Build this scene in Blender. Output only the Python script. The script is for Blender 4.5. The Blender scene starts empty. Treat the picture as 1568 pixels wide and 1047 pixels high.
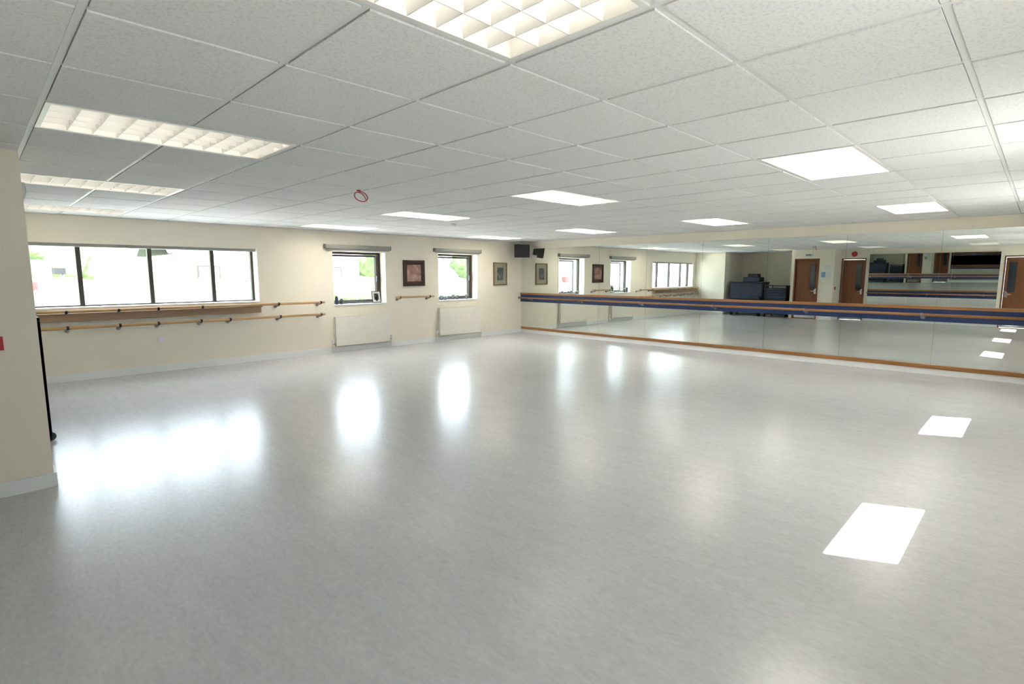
import bpy, math, random, bmesh
from mathutils import Vector, Matrix, noise
random.seed(4)
C=bpy.context
sc=C.scene
try:
    sc.view_settings.view_transform='Standard'
    sc.view_settings.look='None'
    sc.view_settings.exposure=0.84
except Exception as e: print(e)

# ------------------------------------------------------------ materials
def mat(name,col=(.8,.8,.8),rough=.5,metal=0.0,spec=.5,emit=None,es=0.0):
    m=bpy.data.materials.new(name); m.use_nodes=True
    b=m.node_tree.nodes['Principled BSDF']
    b.inputs['Base Color'].default_value=(*col,1)
    b.inputs['Roughness'].default_value=rough
    b.inputs['Metallic'].default_value=metal
    b.inputs['Specular IOR Level'].default_value=spec
    if emit:
        b.inputs['Emission Color'].default_value=(*emit,1)
        b.inputs['Emission Strength'].default_value=es
    return m
def nodes(m): return m.node_tree.nodes,m.node_tree.links,m.node_tree.nodes['Principled BSDF']
def noisy(m,c1,c2,scale=(1,1,1),ns=5,detail=4,bump=0,lo=.35,hi=.65,bdist=.01,rough=None):
    N,L,b=nodes(m)
    tc=N.new('ShaderNodeTexCoord'); mp=N.new('ShaderNodeMapping'); mp.inputs['Scale'].default_value=scale
    nz=N.new('ShaderNodeTexNoise'); nz.inputs['Scale'].default_value=ns; nz.inputs['Detail'].default_value=detail
    cr=N.new('ShaderNodeValToRGB'); cr.color_ramp.elements[0].position=lo; cr.color_ramp.elements[1].position=hi
    cr.color_ramp.elements[0].color=(*c1,1); cr.color_ramp.elements[1].color=(*c2,1)
    L.new(tc.outputs['Object'],mp.inputs['Vector']); L.new(mp.outputs[0],nz.inputs['Vector'])
    L.new(nz.outputs['Fac'],cr.inputs[0]); L.new(cr.outputs[0],b.inputs['Base Color'])
    if bump:
        bp=N.new('ShaderNodeBump'); bp.inputs['Strength'].default_value=bump; bp.inputs['Distance'].default_value=bdist
        L.new(nz.outputs['Fac'],bp.inputs['Height']); L.new(bp.outputs[0],b.inputs['Normal'])
    if rough:
        mr=N.new('ShaderNodeMapRange'); mr.inputs['To Min'].default_value=rough[0]; mr.inputs['To Max'].default_value=rough[1]
        L.new(nz.outputs['Fac'],mr.inputs['Value']); L.new(mr.outputs[0],b.inputs['Roughness'])
    return m
M={}
M['wall']=noisy(mat('cream_paint',rough=.6,spec=.3),(.86,.80,.67),(.88,.82,.69),ns=2,bump=.0)
M['white']=mat('white_gloss_paint',(.86,.86,.85),.35)
M['sat']=mat('radiator_enamel',(.86,.82,.73),.35)
M['frame']=mat('dark_brown_window_frame',(.030,.020,.018),.4)
M['blind']=mat('blind_cassette',(.31,.305,.27),.5)
M['black']=mat('black_plastic',(.010,.010,.012),.4)
M['grey']=mat('grey_metal',(.25,.25,.27),.35,.8)
M['chrome']=mat('chrome',(.7,.7,.7),.2,1)
M['navy']=mat('navy_board',(.009,.028,.11),.45)
M['navyv']=noisy(mat('navy_vinyl',rough=.5),(.006,.009,.027),(.009,.016,.045),ns=6)
M['mirror']=mat('mirror_glass',(.80,.84,.80),.0,1.0)
M['mback']=mat('mirror_edge',(.12,.16,.15),.3)
M['red']=mat('red_plastic',(.5,.02,.02),.35)
M['paper']=mat('paper',(.75,.75,.73),.7)
M['paperb']=mat('paper_blue',(.25,.4,.65),.7)
M['dglass']=mat('door_glass',(.05,.06,.07),.05)
def wood(name,c1,c2,axis=0,rough=.4):
    s=[14,14,14]; s[axis]=.9
    return noisy(mat(name,rough=rough),c1,c2,scale=tuple(s),ns=1.6,detail=6,lo=.3,hi=.7)
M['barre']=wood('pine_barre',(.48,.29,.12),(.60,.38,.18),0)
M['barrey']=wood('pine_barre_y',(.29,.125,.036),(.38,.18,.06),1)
M['board']=wood('tan_board',(.28,.165,.09),(.36,.225,.125),0)
M['door']=wood('door_veneer',(.165,.05,.015),(.23,.073,.022),2,.35)
M['darkwood']=wood('dark_frame_wood',(.03,.013,.008),(.055,.023,.014),0)
M['goldwood']=wood('brown_frame_wood',(.18,.10,.045),(.25,.15,.07),0)

# vinyl floor : fine marbled flecks running along the room
m=mat('vinyl_floor',(.45,.45,.46),.24,spec=.48); N,L,b=nodes(m); M['floor']=m
tc=N.new('ShaderNodeTexCoord')
def nz(scale,ns,det,dist=0.0):
    mp=N.new('ShaderNodeMapping'); mp.inputs['Scale'].default_value=scale
    n=N.new('ShaderNodeTexNoise'); n.inputs['Scale'].default_value=ns; n.inputs['Detail'].default_value=det; n.inputs['Distortion'].default_value=dist
    L.new(tc.outputs['Object'],mp.inputs['Vector']); L.new(mp.outputs[0],n.inputs['Vector']); return n
n1=nz((3.0,1.2,1),18,4,.4); n2=nz((1,1,1),.7,3); n3=nz((5,1,1),2.4,6,.5)
def ramp(a,b_,p0,p1,src):
    cr=N.new('ShaderNodeValToRGB'); e=cr.color_ramp.elements
    e[0].position=p0; e[0].color=(*a,1); e[1].position=p1; e[1].color=(*b_,1); L.new(src.outputs['Fac'],cr.inputs[0]); return cr
c1=ramp((.53,.53,.545),(.61,.61,.618),.3,.7,n1)
c2=ramp((.95,.95,.95),(1,1,1),.3,.7,n2)
c3=ramp((.945,.945,.945),(1,1,1),.36,.64,n3)
def mul(a,b_):
    mx=N.new('ShaderNodeMixRGB'); mx.blend_type='MULTIPLY'; mx.inputs[0].default_value=1
    L.new(a.outputs[0],mx.inputs[1]); L.new(b_.outputs[0],mx.inputs[2]); return mx
L.new(mul(mul(c1,c2),c3).outputs[0],b.inputs['Base Color'])
mr=N.new('ShaderNodeMapRange'); mr.inputs['To Min'].default_value=.215; mr.inputs['To Max'].default_value=.255
L.new(n2.outputs['Fac'],mr.inputs['Value']); L.new(mr.outputs[0],b.inputs['Roughness'])

# mineral fibre ceiling tile
GX,GY,X0,Y0=.62,.6325,.32,.92
m=mat('mineral_fibre_tile',(.8,.8,.8),.9,spec=.1); N,L,b=nodes(m); M['tile']=m
tc=N.new('ShaderNodeTexCoord')
n=N.new('ShaderNodeTexNoise'); n.inputs['Scale'].default_value=85; n.inputs['Detail'].default_value=2
L.new(tc.outputs['Object'],n.inputs['Vector'])
cr=N.new('ShaderNodeValToRGB'); e=cr.color_ramp.elements
e[0].position=.34; e[0].color=(.79,.79,.785,1); e[1].position=.5; e[1].color=(.90,.895,.885,1)
L.new(n.outputs['Fac'],cr.inputs[0])
sx=N.new('ShaderNodeMapping'); sx.inputs['Location'].default_value=(-X0/GX+50,-Y0/GY+50,0); sx.inputs['Scale'].default_value=(1/GX,1/GY,0)
fl=N.new('ShaderNodeVectorMath'); fl.operation='FLOOR'; wn=N.new('ShaderNodeTexWhiteNoise')
L.new(tc.outputs['Object'],sx.inputs['Vector']); L.new(sx.outputs[0],fl.inputs[0]); L.new(fl.outputs[0],wn.inputs['Vector'])
mr=N.new('ShaderNodeMapRange'); mr.inputs['To Min'].default_value=.97; mr.inputs['To Max'].default_value=1.0
L.new(wn.outputs['Value'],mr.inputs['Value'])
mx=N.new('ShaderNodeMixRGB'); mx.blend_type='MULTIPLY'; mx.inputs[0].default_value=1
L.new(cr.outputs[0],mx.inputs[1]); L.new(mr.outputs[0],mx.inputs[2]); L.new(mx.outputs[0],b.inputs['Base Color'])
M['tee']=mat('ceiling_tee',(.82,.82,.81),.5)
M['louvre']=mat('louvre_white',(.88,.865,.82),.35)
M['tube']=mat('fluorescent_tube',(1,1,1),.5,emit=(1,.95,.86),es=1.8)
M['tubem']=mat('fluorescent_tube_mid',(1,1,1),.5,emit=(1,.96,.88),es=5)
M['tubeb']=mat('fluorescent_tube_bright',(1,1,1),.5,emit=(1,.97,.92),es=19)
# window pane : thin clear glass
m=bpy.data.materials.new('window_glass'); m.use_nodes=True; N=m.node_tree.nodes; L=m.node_tree.links
N.remove(N['Principled BSDF']); t=N.new('ShaderNodeBsdfTransparent'); g=N.new('ShaderNodeBsdfGlossy'); g.inputs['Roughness'].default_value=.02
mxs=N.new('ShaderNodeMixShader'); mxs.inputs[0].default_value=.06
t.inputs[0].default_value=(.95,.97,.97,1)
L.new(t.outputs[0],mxs.inputs[1]); L.new(g.outputs[0],mxs.inputs[2]); L.new(mxs.outputs[0],N['Material Output'].inputs[0]); M['glass']=m
# exterior
M['grass']=noisy(mat('lawn',rough=.9),(.20,.27,.13),(.30,.37,.20),ns=3)
M['paving']=noisy(mat('paving',rough=.9),(.55,.53,.5),(.65,.63,.6),ns=2)
M['leaf']=noisy(mat('foliage',rough=.8),(.09,.125,.065),(.20,.24,.14),ns=4,bump=.5,bdist=.1)
M['bark']=mat('bark',(.15,.1,.06),.9)
M['render']=mat('pale_render',(.62,.6,.56),.8)
M['roof']=mat('slate_roof',(.12,.12,.13),.7)
def art(name,cols,ns):
    m=mat(name,rough=.25); N,L,b=nodes(m)
    tc=N.new('ShaderNodeTexCoord'); n=N.new('ShaderNodeTexNoise'); n.inputs['Scale'].default_value=ns; n.inputs['Detail'].default_value=3; n.inputs['Distortion'].default_value=1.2
    cr=N.new('ShaderNodeValToRGB'); cr.color_ramp.elements[0].position=.3; cr.color_ramp.elements[1].position=.7
    cr.color_ramp.elements[0].color=(*cols[0],1); cr.color_ramp.elements[1].color=(*cols[2],1)
    k=cr.color_ramp.elements.new(.5); k.color=(*cols[1],1)
    L.new(tc.outputs['Object'],n.inputs['Vector']); L.new(n.outputs['Fac'],cr.inputs[0]); L.new(cr.outputs[0],b.inputs['Base Color']); return m
M['art1']=art('ballet_print',[(.16,.07,.05),(.34,.18,.13),(.55,.38,.3)],4)
M['art2']=art('group_photo',[(.02,.03,.03),(.06,.08,.08),(.27,.25,.21)],11)
M['mat1']=mat('brown_mount',(.06,.026,.02),.6)
M['mat2']=mat('sage_mount',(.32,.30,.21),.6)

# ------------------------------------------------------------ builder
class B:
    def __init__(s): s.v=[];s.f=[];s.mi=[];s.ms=[];s.sm=[]
    def m(s,k):
        if k not in s.ms: s.ms.append(k)
        return s.ms.index(k)
    def face(s,pts,k,sm=False):
        i=len(s.v); s.v+= [tuple(p) for p in pts]; s.f.append(tuple(range(i,i+len(pts)))); s.mi.append(s.m(k)); s.sm.append(sm)
    def hexa(s,P,k):
        i=len(s.v); s.v+=[tuple(p) for p in P]
        for q in [(0,3,2,1),(4,5,6,7),(0,1,5,4),(1,2,6,5),(2,3,7,6),(3,0,4,7)]:
            s.f.append(tuple(i+j for j in q)); s.mi.append(s.m(k)); s.sm.append(False)
    def box(s,x0,x1,y0,y1,z0,z1,k,T=None):
        if x0>x1:x0,x1=x1,x0
        if y0>y1:y0,y1=y1,y0
        if z0>z1:z0,z1=z1,z0
        P=[Vector(p) for p in [(x0,y0,z0),(x1,y0,z0),(x1,y1,z0),(x0,y1,z0),(x0,y0,z1),(x1,y0,z1),(x1,y1,z1),(x0,y1,z1)]]
        if T is not None: P=[T@p for p in P]
        s.hexa(P,k); return s
    def cyl(s,p,q,r,k,n=14,r2=None,cap=True):
        p=Vector(p);q=Vector(q); d=(q-p).normalized(); a=Vector((0,0,1)) if abs(d.z)<.9 else Vector((1,0,0))
        u=d.cross(a).normalized(); w=d.cross(u); r2=r if r2 is None else r2
        i=len(s.v)
        for c,rr in ((p,r),(q,r2)):
            for j in range(n):
                t=2*math.pi*j/n; s.v.append(tuple(c+u*(rr*math.cos(t))+w*(rr*math.sin(t))))
        for j in range(n):
            s.f.append((i+j,i+(j+1)%n,i+n+(j+1)%n,i+n+j)); s.mi.append(s.m(k)); s.sm.append(True)
        if cap:
            s.f.append(tuple(i+j for j in range(n))[::-1]); s.mi.append(s.m(k)); s.sm.append(False)
            s.f.append(tuple(i+n+j for j in range(n))); s.mi.append(s.m(k)); s.sm.append(False)
        return s
    def tube(s,pts,r,k,n=8):
        for a,b_ in zip(pts,pts[1:]): s.cyl(a,b_,r,k,n)
        return s
    def make(s,name,bevel=0,T=None):
        me=bpy.data.meshes.new(name); me.from_pydata(s.v,[],s.f); me.update()
        for k in s.ms: me.materials.append(M[k])
        for p,i,sm in zip(me.polygons,s.mi,s.sm): p.material_index=i; p.use_smooth=sm
        o=bpy.data.objects.new(name,me); C.collection.objects.link(o)
        bm=bmesh.new(); bm.from_mesh(me); bmesh.ops.recalc_face_normals(bm,faces=bm.faces); bm.to_mesh(me); bm.free()
        if T is not None: o.matrix_world=T
        if bevel:
            md=o.modifiers.new('bevel','BEVEL'); md.width=bevel; md.segments=2; md.limit_method='ANGLE'; md.angle_limit=math.radians(50)
        return o
def centred(o):
    me=o.data; c=sum((v.co for v in me.vertices),Vector())/len(me.vertices)
    me.transform(Matrix.Translation(-c)); o.location=c; return o

XE,YN,YS,XW,XP,H,HT=10.1,9.65,-.6,-.4,.305,2.32,2.46
XA=-1.3
# ------------------------------------------------------------ room shell
b=B(); b.box(XA-.1,XE+.2,YS-.25,YN+.3,-.12,0,'floor'); b.make('floor')
def wall_open(x0,x1,y0,y1,ops,name,z1=HT):
    b=B(); x=x0
    for (a,c,zl,zh) in ops:
        b.box(x,a,y0,y1,0,z1,'wall')
        b.box(a,c,y0,y1,0,zl,'wall'); b.box(a,c,y0,y1,zh,z1,'wall'); x=c
    b.box(x,x1,y0,y1,0,z1,'wall'); return b.make(name)
wall_open(XA-.1,XE+.2,YN,YN+.3,[(.53,3.52,1.02,1.93),(4.90,6.05,.90,1.94),(7.41,8.57,.90,1.96)],'wall_north')
SW=[(.71,1.765),(3.79,4.845),(6.87,7.925)]
wall_open(XW-.2,XE+.2,YS-.25,YS,[(a,c,1.25,1.95) for a,c in SW],'wall_south')
b=B(); b.box(XE,XE+.2,YS,YN,0,HT,'wall'); b.make('wall_east')
b=B()
D3=(.02,.84); D2=(4.16,4.86); D1=(5.34,6.10)
for (a,c) in [(YS,D3[0]),(D3[1],D2[0]),(D2[1],4.9)]: b.box(XW-.2,XW,a,c,0,HT,'wall')
for (a,c) in [D3,D2]: b.box(XW-.2,XW,a,c,2.02,HT,'wall')
b.box(XW-.2,XP,4.9,D1[0],0,HT,'wall')
b.box(XP-.2,XP,D1[0],D1[1],2.02,HT,'wall')
b.box(XA-.1,XP,D1[1],6.2,0,HT,'wall')
b.box(XA-.1,XA,6.2,8.5,0,HT,'wall')
b.box(XA-.1,XP,8.5,YN,0,HT,'wall')
b.box(XW-.2,XW-.18,D1[0],D1[1],0,HT,'wall')
b.make('wall_west')

LX=[0,6,12]; LJ=[0,4,8,12]
cells=set()
for i in LX:
    for j in LJ: cells.add((i,j)); cells.add((i+1,j))
b=B()
b.box(XA-.1,XE+.2,YS-.25,YN+.3,HT,HT+.1,'tile')
g=.0145
for i in range(-3,17):
    for j in range(-3,15):
        if (i,j) in cells: continue
        xa,xb=max(X0+i*GX+g,XA),min(X0+(i+1)*GX-g,XE); ya,yb=max(Y0+j*GY+g,YS),min(Y0+(j+1)*GY-g,YN)
        if xb-xa<.01 or yb-ya<.01: continue
        dz=random.uniform(-.0012,.0012)
        b.box(xa,xb,ya,yb,H-.005+dz,H+.012,'tile')
# tees, broken at the luminaire mouths
for i in range(-3,18):
    x=X0+i*GX
    if not XA<x<XE: continue
    segs=[(YS,YN)]
    if i-1 in LX:
        segs=[];y=YS
        for j in LJ: segs.append((y,Y0+j*GY)); y=Y0+(j+1)*GY
        segs.append((y,YN))
    for a,c in segs:
        if c>a+.02: b.box(x-.012,x+.012,a,min(c,YN),H-.0005,H+.004,'tee')
for j in range(-3,16):
    y=Y0+j*GY
    if YS<y<YN: b.box(XA,XE,y-.012,y+.012,H,H+.0035,'tee')
b.make('ceiling')

b=B()
b.box(XA,XE,YN-.022,YN,H-.012,H-.0085,'tee'); b.box(XE-.022,XE,YS,YN-.022,H-.012,H-.0085,'tee')
b.box(XW,XP,4.878,4.9,H-.012,H-.0085,'tee')
b.make('trim_1')

b=B(); b.box(XP,XE-.03,YN-.016,YN,0,.095,'white'); b.box(XP,XE-.03,YN-.010,YN,.095,.105,'white'); b.make('baseboard_north')
b=B(); b.box(XE-.02,XE,YS,YN-.016,0,.09,'white'); b.make('baseboard_east')
b=B(); b.box(XW,XE-.02,YS,YS+.016,0,.1,'white'); b.make('baseboard_south')
b=B()
b.box(XW,XP+.016,4.884,4.9,0,.10,'white'); b.box(XP,XP+.016,4.9,5.29,0,.10,'white'); b.box(XP,XP+.016,8.5,YN-.016,0,.1,'white')
b.box(XW,XW+.016,D3[1]+.05,D2[0]-.05,0,.1,'white'); b.box(XW,XW+.016,YS+.016,D3[0]-.05,0,.1,'white')
b.make('baseboard_west')

# ------------------------------------------------------------ luminaires
def luminaire(x0,y0,tk):
    x1,y1=x0+2*GX,y0+GY; a=.014
    b=B()
    zt=H+.10
    b.box(x0+a,x1-a,y0+a,y1-a,zt,zt+.01,'louvre')
    b.box(x0+a,x0+a+.006,y0+a,y1-a,H-.006,zt,'louvre'); b.box(x1-a-.006,x1-a,y0+a,y1-a,H-.006,zt,'louvre')
    b.box(x0+a+.006,x1-a-.006,y0+a,y0+a+.006,H-.006,zt,'louvre'); b.box(x0+a+.006,x1-a-.006,y1-a-.006,y1-a,H-.006,zt,'louvre')
    w=.022
    for (p,q,r,s) in [(x0+a+.006,x1-a-.006,y0+a+.006,y0+a+w),(x0+a+.006,x1-a-.006,y1-a-w,y1-a-.006),(x0+a+.006,x0+a+w,y0+a+w,y1-a-w),(x1-a-w,x1-a-.006,y0+a+w,y1-a-w)]:
        b.box(p,q,r,s,H-.006,H,'louvre')
    ix0,ix1,iy0,iy1=x0+a+w,x1-a-w,y0+a+w,y1-a-w
    nx,ny=10,4
    for i in range(1,nx):
        x=ix0+(ix1-ix0)*i/nx; t,bt=.008,.0015; z0,z1=H-.004,H+.045
        b.hexa([(x-bt,iy0,z0),(x+bt,iy0,z0),(x+bt,iy1,z0),(x-bt,iy1,z0),(x-t,iy0,z1),(x+t,iy0,z1),(x+t,iy1,z1),(x-t,iy1,z1)],'louvre')
    for j in range(1,ny):
        y=iy0+(iy1-iy0)*j/ny; t,bt=.012,.0015; z0,z1=H-.0045,H+.046
        b.hexa([(ix0,y-bt,z0),(ix1,y-bt,z0),(ix1,y+bt,z0),(ix0,y+bt,z0),(ix0,y-t,z1),(ix1,y-t,z1),(ix1,y+t,z1),(ix0,y+t,z1)],'louvre')
    for j in range(4):
        y=iy0+(iy1-iy0)*(j+.5)/4
        b.cyl((ix0+.01,y,H+.075),(ix1-.01,y,H+.075),.014,tk,8)
    return centred(b.make('ceiling_light'))
for i in LX:
    for j in LJ: luminaire(X0+i*GX,Y0+j*GY,'tube' if i==0 else ('tubem' if (i==6 and j in (4,8)) else 'tubeb'))

# ------------------------------------------------------------ windows
def bars(b,x0,x1,z0,z1,ya,yb,w,k):
    b.box(x0,x1,ya,yb,z0,z0+w,k); b.box(x0,x1,ya,yb,z1-w,z1,k)
    b.box(x0,x0+w,ya,yb,z0+w,z1-w,k); b.box(x1-w,x1,ya,yb,z0+w,z1-w,k)
ya,yb=YN+.2,YN+.26
def sill(x0,x1,z0,n):
    b=B(); b.box(x0,x1,YN-.02,ya,z0,z0+.022,'white'); b.make('trim_%d'%n,.003)
b=B()
x0,x1,z0,z1=.53,3.52,1.02,1.93
bars(b,x0,x1,z0,z1,ya,yb,.04,'frame')
for x in (1.13,1.995,2.87): b.box(x-.028,x+.028,ya-.01,yb,z0+.04,z1-.04,'frame')
b.box(x0+.04,x1-.04,ya+.03,ya+.034,z0+.04,z1-.04,'glass')
b.make('window_1'); sill(x0,x1,z0,10)
b=B(); b.box(x0+.01,x1-.01,YN+.03,YN+.08,z1-.045,z1-.001,'blind'); b.make('blind_head_rail')
def window(x0,x1,z0,z1,name):
    b=B()
    bars(b,x0,x1,z0,z1,ya,yb,.045,'frame')
    b.box(x0+.045,x1-.045,ya+.035,ya+.039,z0+.045,z1-.045,'glass')
    # side hung casement, hinged on the right, slightly open
    T=Matrix.Translation((x1-.05,yb,0))@Matrix.Rotation(math.radians(-5),4,'Z')
    w=.04; wd=x1-x0-.1; za,zb=z0+.05,z1-.05
    b.box(-wd,0,0,.04,za,za+w,'frame',T); b.box(-wd,0,0,.04,zb-w,zb,'frame',T)
    b.box(-wd,-wd+w,0,.04,za+w,zb-w,'frame',T); b.box(-w,0,0,.04,za+w,zb-w,'frame',T)
    b.box(x1-.10,x1-.05,ya+.005,ya+.03,z0+.05,z1-.05,'frame')
    b.box(x0+.05,x1-.05,ya,ya+.03,z0+.05,z0+.08,'frame')
    b.box(x1-.10,x1-.07,ya-.03,ya+.005,z0+.45,z0+.57,'black')
    return b.make(name)
window(4.90,6.05,.90,1.94,'window_2'); sill(4.90,6.05,.90,11)
window(7.41,8.57,.90,1.96,'window_3'); sill(7.41,8.57,.90,12)
for n,(a,c) in enumerate(SW):
    b=B(); bars(b,a,c,1.25,1.95,YS-.25,YS-.2,.03,'frame'); b.box(a+.03,c-.03,YS-.23,YS-.226,1.28,1.92,'glass'); b.make('window_%d'%(n+4))
def blind(x0,x1,z0,z1):
    b=B(); b.box(x0,x1,YN-.09,YN,z0,z1,'blind'); b.box(x0-.012,x0,YN-.095,YN,z0-.005,z1+.005,'grey'); b.box(x1,x1+.012,YN-.095,YN,z0-.005,z1+.005,'grey')
    b.cyl((x0+.01,YN-.05,z0-.012),(x1-.01,YN-.05,z0-.012),.014,'blind')
    return centred(b.make('roller_blind',.006))
blind(4.74,6.13,1.985,2.06); blind(7.28,8.62,2.0,2.07)

# ------------------------------------------------------------ radiators
def radiator(x0,x1,z0,z1):
    b=B(); y1=YN-.035; y0=y1-.055
    b.box(x0,x1,y0,y0+.012,z0,z1,'sat'); b.box(x0+.01,x1-.01,y1-.012,y1,z0+.01,z1-.01,'sat')
    n=int((x1-x0)/.035)
    for i in range(n):
        x=x0+.03+(x1-x0-.06)*(i+.5)/n
        b.box(x-.008,x+.008,y0-.003,y0,z0+.03,z1-.03,'sat')
    b.box(x0,x1,y0,y1,z1-.004,z1+.006,'sat'); b.box(x0,x0+.006,y0,y1,z0,z1,'sat'); b.box(x1-.006,x1,y0,y1,z0,z1,'sat')
    for i in range(30):
        x=x0+.03+(x1-x0-.06)*i/29; b.box(x-.004,x+.004,y0+.015,y1-.015,z1+.006,z1+.009,'sat')
    for x in (x0+.1,x1-.1): b.box(x-.02,x+.02,y1,YN-.001,z0+.1,z1-.1,'sat')
    for x in (x0+.0,x1+.0):
        s=-1 if x==x0 else 1
        b.cyl((x,y0+.03,z0+.04),(x+s*.05,y0+.03,z0+.04),.010,'chrome')
        b.cyl((x+s*.05,y0+.03,0),(x+s*.05,y0+.03,z0+.08),.009,'sat'); b.cyl((x+s*.05,y0+.03,z0+.06),(x+s*.05,y0+.03,z0+.12),.018,'white')
    return centred(b.make('radiator',.002))
radiator(4.86,6.06,.13,.68); radiator(7.36,8.59,.13,.74)

# ------------------------------------------------------------ barres
def brackets(b,xs,z,off):
    for x in xs:
        b.cyl((x,YN-.001,z-.05),(x,YN-.02,z-.05),.028,'grey'); b.cyl((x,YN-.015,z-.05),(x,YN-off+.005,z-.03),.010,'grey')
        b.cyl((x-.014,YN-off,z),(x+.014,YN-off,z),.027,'black')
b=B(); off=.17
b.cyl((.36,YN-off,.995),(4.62,YN-off,.985),.021,'barre'); b.cyl((.36,YN-off,.765),(4.62,YN-off,.765),.021,'barre')
brackets(b,[.9,1.49,1.98,2.58,3.78,4.55],.985,off); brackets(b,[.9,1.49,1.97,2.55,2.98,3.8,4.55],.765,off)
b.make('ballet_barre')
b=B(); b.box(.35,3.5,YN-.12,YN-.03,.85,.945,'board'); b.box(.35,3.52,YN-.14,YN-.001,.945,.965,'board')
b.make('wooden_shelf',.004)
b=B(); b.cyl((6.19,YN-.14,1.025),(7.17,YN-.14,1.025),.021,'barre'); brackets(b,[6.3,7.06],1.025,.14); b.make('ballet_barre.001')

# ------------------------------------------------------------ pictures
def picture(x0,x1,z0,z1,fk,mk,ak,w,mw):
    b=B(); bars(b,x0,x1,z0,z1,YN-.03,YN-.001,w,fk)
    b.box(x0+w,x1-w,YN-.014,YN-.001,z0+w,z1-w,mk); b.box(x0+w+mw,x1-w-mw,YN-.017,YN-.014,z0+w+mw,z1-w-mw,ak)
    return b
b=picture(6.47,7.02,1.25,1.80,'darkwood','mat1','art1',.05,.05); centred(b.make('framed_picture',.003))
b=picture(9.09,9.55,1.23,1.79,'goldwood','mat2','art2',.025,.10); centred(b.make('framed_picture',.003))
def sill_frame(x,z):
    b=B(); T=Matrix.Translation((x,YN+.05,z))@Matrix.Rotation(math.radians(-10),4,'X')
    b.box(-.10,.10,0,.012,0,.24,'black',T); b.box(-.085,.085,-.003,0,.015,.225,'paper',T); b.box(-.05,.05,-.005,-.003,.06,.19,'art2',T)
    b.box(-.02,.02,.012,.02,0,.16,'black',Matrix.Translation((x,YN+.05,z))@Matrix.Rotation(math.radians(14),4,'X'))
    return b.make('photo_frame')
sill_frame(5.86,.925)
def bottle(x,y,z,h,r,k,name):
    b=B(); b.cyl((x,y,z),(x,y,z+h*.65),r,k); b.cyl((x,y,z+h*.65),(x,y,z+h*.8),r,k,r2=r*.4); b.cyl((x,y,z+h*.8),(x,y,z+h),r*.42,'white'); return b.make(name)
def cup(x,y,z,h,r,k,name='trophy_cup'):
    b=B(); b.cyl((x,y,z),(x,y,z+.02),r*.8,'black'); b.cyl((x,y,z+.02),(x,y,z+h*.4),r*.2,k); b.cyl((x,y,z+h*.4),(x,y,z+h),r*.35,k,r2=r)
    for s in (-1,1): b.tube([(x+s*r*.9,y,z+h*.92),(x+s*r*1.4,y,z+h*.85),(x+s*r*1.3,y,z+h*.6),(x+s*r*.5,y,z+h*.5)],.004,k,6)
    return b.make(name)
bottle(4.99,YN+.08,.922,.2,.03,'navyv','spray_bottle'); bottle(5.1,YN+.1,.922,.13,.035,'black','tub')
for x,h,r in ((7.56,.1,.035),(7.68,.08,.04),(7.9,.12,.04),(8.02,.1,.04),(8.3,.11,.045)): cup(x,YN+.1,.922,h,r,'grey')

# ------------------------------------------------------------ mirrored walls
b=B()
y=YN; pw=1.22; edges=[]
while y>YS+.3:
    y2=max(y-pw,YS); edges.append((y2,y)); y=y2
for (a,c) in edges:
    b.box(XE-.006,XE,a+.0012,c-.0012,1.03,2.14,'mirror'); b.box(XE-.006,XE,a+.0012,c-.0012,.15,.80,'mirror')
b.box(XE-.002,XE,YS,YN,.15,2.14,'mback')
b.make('mirror')
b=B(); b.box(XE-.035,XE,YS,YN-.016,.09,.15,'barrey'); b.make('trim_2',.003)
b=B()
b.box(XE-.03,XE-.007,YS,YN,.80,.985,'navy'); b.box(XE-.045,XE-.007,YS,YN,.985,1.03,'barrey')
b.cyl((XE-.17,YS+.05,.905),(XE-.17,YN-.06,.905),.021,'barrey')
y=YN-.4
while y>YS:
    b.cyl((XE-.03,y,.86),(XE-.045,y,.86),.028,'grey'); b.cyl((XE-.04,y,.86),(XE-.165,y,.875),.010,'grey'); b.cyl((XE-.17,y-.014,.905),(XE-.17,y+.014,.905),.027,'grey'); y-=1.6
b.make('mirror_barre_rail')
a0,a1=.92,4.06
b=B()
T=Matrix.Translation((XW+.004,0,.15))@Matrix.Rotation(math.radians(1.4),4,'Y')
for k in range(3):
    a=a0+(a1-a0)*k/3; c=a0+(a1-a0)*(k+1)/3
    b.box(0,.006,a+.001,c-.001,.88,1.99,'mirror',T); b.box(0,.006,a+.001,c-.001,0,.65,'mirror',T)
b.make('mirror.001')
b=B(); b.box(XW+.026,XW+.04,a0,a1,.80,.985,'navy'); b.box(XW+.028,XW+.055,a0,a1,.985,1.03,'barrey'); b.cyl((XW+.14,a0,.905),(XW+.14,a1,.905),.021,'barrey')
for y in (1.2,2.5,3.8): b.cyl((XW+.03,y,.87),(XW+.14,y,.89),.01,'grey'); b.cyl((XW+.14,y-.014,.905),(XW+.14,y+.014,.905),.027,'grey')
b.make('mirror_barre_rail.001')

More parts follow.
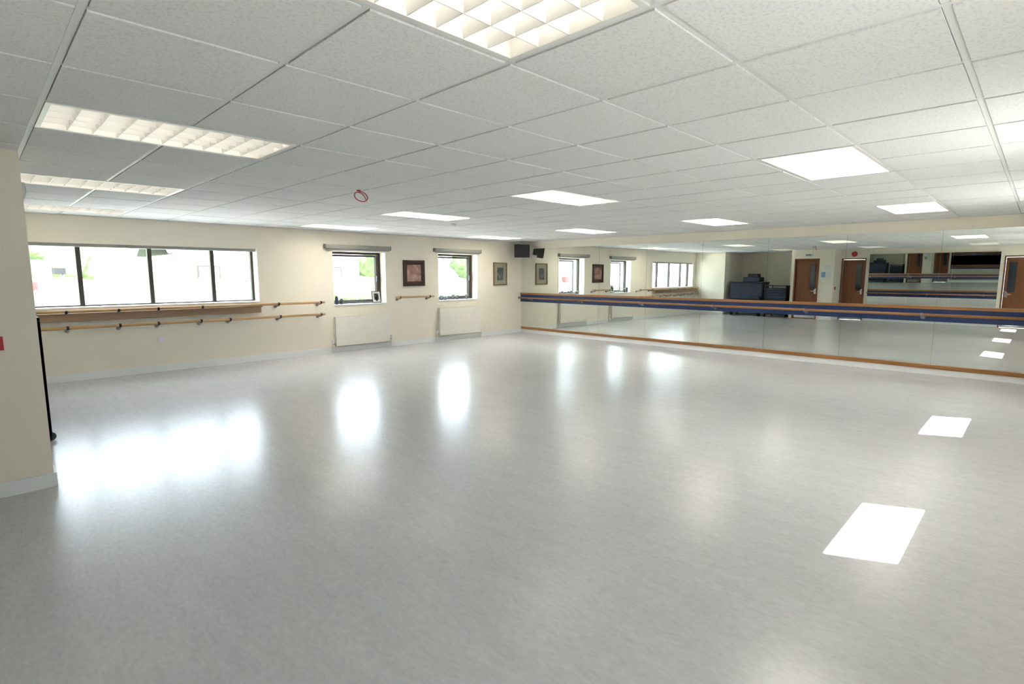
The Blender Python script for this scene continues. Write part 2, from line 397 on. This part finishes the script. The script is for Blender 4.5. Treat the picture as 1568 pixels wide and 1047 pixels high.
# ------------------------------------------------------------ doors
def door(xf,y0,y1,name,glass_side):
    b=B(); x0=xf-.06
    b.box(x0-.05,xf+.012,y0-.0,y0+.035,0,2.02,'door'); b.box(x0-.05,xf+.012,y1-.035,y1,0,2.02,'door'); b.box(x0-.05,xf+.012,y0+.035,y1-.035,1.985,2.02,'door')
    b.box(x0-.045,x0,y0+.038,y1-.038,.006,1.98,'door')
    gy=(y0+.12,y0+.26) if glass_side<0 else (y1-.26,y1-.12)
    b.box(x0,x0+.006,gy[0]-.015,gy[1]+.015,1.0,1.85,'darkwood'); b.box(x0+.006,x0+.009,gy[0],gy[1],1.015,1.835,'dglass')
    hy=y0+.1 if glass_side<0 else y1-.1
    b.cyl((x0,hy,1.0-.06),(x0+.05,hy,.94),.009,'chrome'); b.cyl((x0+.05,hy,.94),(x0+.05,hy+(.11 if glass_side<0 else -.11),.94),.009,'chrome')
    b.box(x0,x0+.004,hy-.03,hy+.03,.85,1.03,'chrome'); b.box(x0,x0+.004,y0+.06,y1-.06,.03,.2,'chrome')
    return b.make(name)
door(XP,D1[0],D1[1],'door_1',-1); door(XW,D2[0],D2[1],'door_2',-1); door(XW,D3[0],D3[1],'door_3',1)
b=B(); b.box(XP,XP+.004,4.97,5.12,1.35,1.6,'paper'); b.box(XP,XP+.004,5.14,5.26,1.4,1.58,'paperb'); b.box(XP,XP+.004,5.0,5.2,1.65,1.8,'paper'); b.make('notices')
b=B(); b.box(XP,XP+.06,5.55,5.78,2.09,2.19,'paper'); b.box(XP+.06,XP+.064,5.58,5.75,2.115,2.165,'grey'); b.make('emergency_light',.006)
b=B(); b.cyl((XW,4.5,2.16),(XW+.04,4.5,2.16),.05,'red',24); b.cyl((XW+.04,4.5,2.16),(XW+.07,4.5,2.16),.085,'red',24,r2=.06); b.make('fire_alarm_bell')
b=B(); b.box(.03,.125,4.87,4.899,1.0,1.09,'red'); b.box(.05,.105,4.867,4.87,1.02,1.07,'paper'); b.make('fire_call_point',.004)

# ------------------------------------------------------------ alcove storage
b=B()
tx0,tx1,ty0,ty1=-.35,.412,6.28,7.0
for x in (tx0,tx1-.025):
    for y in (ty0,ty1-.025):
        b.box(x,x+.025,y,y+.025,.08,1.12,'black'); b.cyl((x+.012,y+.0,.04),(x+.012,y+.025,.04),.04,'black',16)
b.box(tx0,tx1,ty0,ty1,.10,.13,'black')
b.box(tx0,tx1,ty0,ty0+.025,1.09,1.12,'black'); b.box(tx0,tx1,ty1-.025,ty1,1.09,1.12,'black'); b.box(tx1-.025,tx1,ty0,ty1,1.09,1.12,'black')
b.box(tx0,tx1,ty0,ty0+.012,.02,1.09,'black')
for i in range(10): b.box(tx0+.04,tx1-.04,ty0+.04,ty1-.04,.135+i*.09,.135+i*.09+.08,'navyv')
b.make('mat_trolley',.004)
b=B()
b.box(-.45,.2,7.15,8.3,.12,1.18,'navyv'); b.box(-.47,.22,7.13,8.32,1.18,1.23,'navyv'); b.box(.2,.34,7.2,8.25,.6,.72,'navyv')
for x in (-.4,.12):
    for y in (7.2,8.2): b.box(x,x+.07,y,y+.07,.0,.12,'black')
for y in (7.2,8.18): b.box(.2,.3,y,y+.07,.0,.6,'navyv')
b.make('covered_upright_piano',.02)
b=B(); b.box(-.35,.1,7.3,7.9,1.232,1.40,'navyv'); b.box(-.28,.05,7.4,7.75,1.402,1.52,'black'); b.make('stacked_equipment_cases',.02)

# ------------------------------------------------------------ corner television on bracket
b=B()
T=Matrix.Translation((9.78,9.33,2.09))@Matrix.Rotation(math.radians(-45),4,'Z')@Matrix.Rotation(math.radians(8),4,'X')
b.box(-.19,.19,-.13,.02,-.16,.15,'black',T); b.box(-.16,.16,.02,.14,-.11,.10,'black',T)
b.box(-.165,.165,-.135,-.13,-.11,.125,'black',T)
b.tube([(9.82,9.37,2.15),(9.9,9.46,2.2),(9.97,9.64,2.2)],.015,'black')
b.box(9.93,10.02,9.63,9.649,2.12,2.27,'black')
b.make('corner_television',.006)

b=B(); b.cyl((2.75,4.82,H-.006),(2.75,4.82,H-.02),.02,'red')
pts=[]
for t in range(25):
    a=t/24*2*math.pi*1.3; pts.append((2.75+.06*math.sin(a)+.03*t/24,4.82-.05*math.sin(a*.7),H-.02-.07*(1-math.cos(a))*.7))
b.tube(pts,.005,'red',6); b.make('red_ceiling_cord')
b=B(); b.cyl((5.62,6.9,H-.006),(5.62,6.9,H-.03),.05,'white',20); b.cyl((5.62,6.9,H-.03),(5.62,6.9,H-.045),.035,'white',20,r2=.02); b.make('smoke_detector')
b=B(); b.box(1.98,2.06,YN-.012,YN-.001,.47,.55,'white'); b.make('wall_socket',.002)

# ------------------------------------------------------------ outdoors
b=B(); b.box(-40,60,YN+.3,90,-.3,-.13,'grass'); b.box(-40,60,YN+.35,YN+8,-.13,-.12,'paving'); b.make('ground')
b=B(); b.box(-40,60,-40,YS-.25,-.3,-.13,'paving'); b.make('ground.001')
def blob(name,loc,sc_,sub=4,amp=.25,k='leaf',trunk=0):
    bm=bmesh.new(); bmesh.ops.create_icosphere(bm,subdivisions=sub,radius=1)
    for v in bm.verts:
        n=noise.noise(v.co*2.3+Vector(loc))+.5*noise.noise(v.co*6+Vector(loc)); v.co*=1+amp*n
        v.co=Vector((v.co.x*sc_[0],v.co.y*sc_[1],v.co.z*sc_[2]+trunk))
    for f in bm.faces: f.smooth=True
    if trunk:
        r=bmesh.ops.create_cone(bm,cap_ends=True,segments=10,radius1=.2,radius2=.13,depth=trunk,matrix=Matrix.Translation((0,0,trunk/2)))
        vs=set(r['verts'])
        for f in bm.faces:
            if all(v in vs for v in f.verts): f.material_index=1
    me=bpy.data.meshes.new(name); bm.to_mesh(me); bm.free(); me.materials.append(M[k]); me.materials.append(M['bark'])
    o=bpy.data.objects.new(name,me); o.location=loc; C.collection.objects.link(o); return o
for i in range(9): blob('hedge',(-2+i*4.2,YN+16,.55),(2.6,.9,.8),4,.15)
for (x,y,s,t) in [(-1,YN+20,2.4,3),(1.5,YN+27,3,3.5),(3,YN+36,3.4,4),(24,YN+30,3.5,4),(31,YN+24,3,3.2),(-6,YN+25,3.2,3)]:
    blob('tree',(x,y,-.13),(s,s,s*.9),4,.3,trunk=t)
b=B(); b.box(8,19,YN+24,YN+31,-.13,2.6,'render')
b.face([(7.6,YN+23.6,2.6),(19.4,YN+23.6,2.6),(19.4,YN+27.5,4.6),(7.6,YN+27.5,4.6)],'roof'); b.face([(7.6,YN+31.4,2.6),(19.4,YN+31.4,2.6),(19.4,YN+27.5,4.6),(7.6,YN+27.5,4.6)],'roof')
for x in (9,11.5,14,16.5): b.box(x,x+1.2,YN+23.95,YN+24,.9,2.0,'frame'); b.box(x+.08,x+1.12,YN+23.93,YN+23.95,.98,1.92,'dglass')
b.make('neighbouring_building')
b=B()
for i in range(40): b.box(2+i*.35,2.06+i*.35,YN+9,YN+9.05,-.13,.95,'grey')
b.box(2,16,YN+8.98,YN+9.07,.9,.98,'grey'); b.box(2,16,YN+8.98,YN+9.07,.05,.12,'grey'); b.make('railing_fence')
b=B(); b.cyl((.95,YN+4,-.12),(.95,YN+4,1.6),.03,'grey'); b.cyl((1.3,YN+4,-.12),(1.3,YN+4,1.6),.03,'grey'); b.box(.9,1.35,YN+3.95,YN+3.97,1.5,1.62,'black'); b.make('road_sign')
b=B(); b.cyl((.9,YN+6,-.12),(.9,YN+6,.9),.04,'grey'); b.box(.75,1.05,YN+5.85,YN+6.1,1.15,1.4,'red'); b.box(.8,1.0,YN+5.88,YN+6.07,.88,1.15,'grey'); b.make('red_post_box',.03)

# ------------------------------------------------------------ light
w=bpy.data.worlds.new('sky'); sc.world=w; w.use_nodes=True
N=w.node_tree.nodes; L=w.node_tree.links; bg=N['Background']
bg.inputs[0].default_value=(.80,.90,1,1); bg.inputs[1].default_value=7.8
sun=bpy.data.lights.new('sun','SUN'); sun.energy=32; sun.angle=math.radians(.55); sun.color=(1,.97,.93)
so=bpy.data.objects.new('sun',sun); C.collection.objects.link(so)
e=math.atan(1.097); d=Vector((-.447*math.cos(e),.894*math.cos(e),-math.sin(e)))
so.rotation_euler=d.to_track_quat('-Z','Y').to_euler(); so.location=(8,-8,10)

# ------------------------------------------------------------ camera
cam=bpy.data.cameras.new('camera'); cam.sensor_width=36; cam.lens=818/1568*36; cam.clip_start=.03; cam.clip_end=300
co=bpy.data.objects.new('camera',cam); C.collection.objects.link(co); co.location=(0,0,1.5)
co.rotation_euler=(math.radians(90)-math.atan(103.5/818),0,math.radians(44.7-90)); sc.camera=co
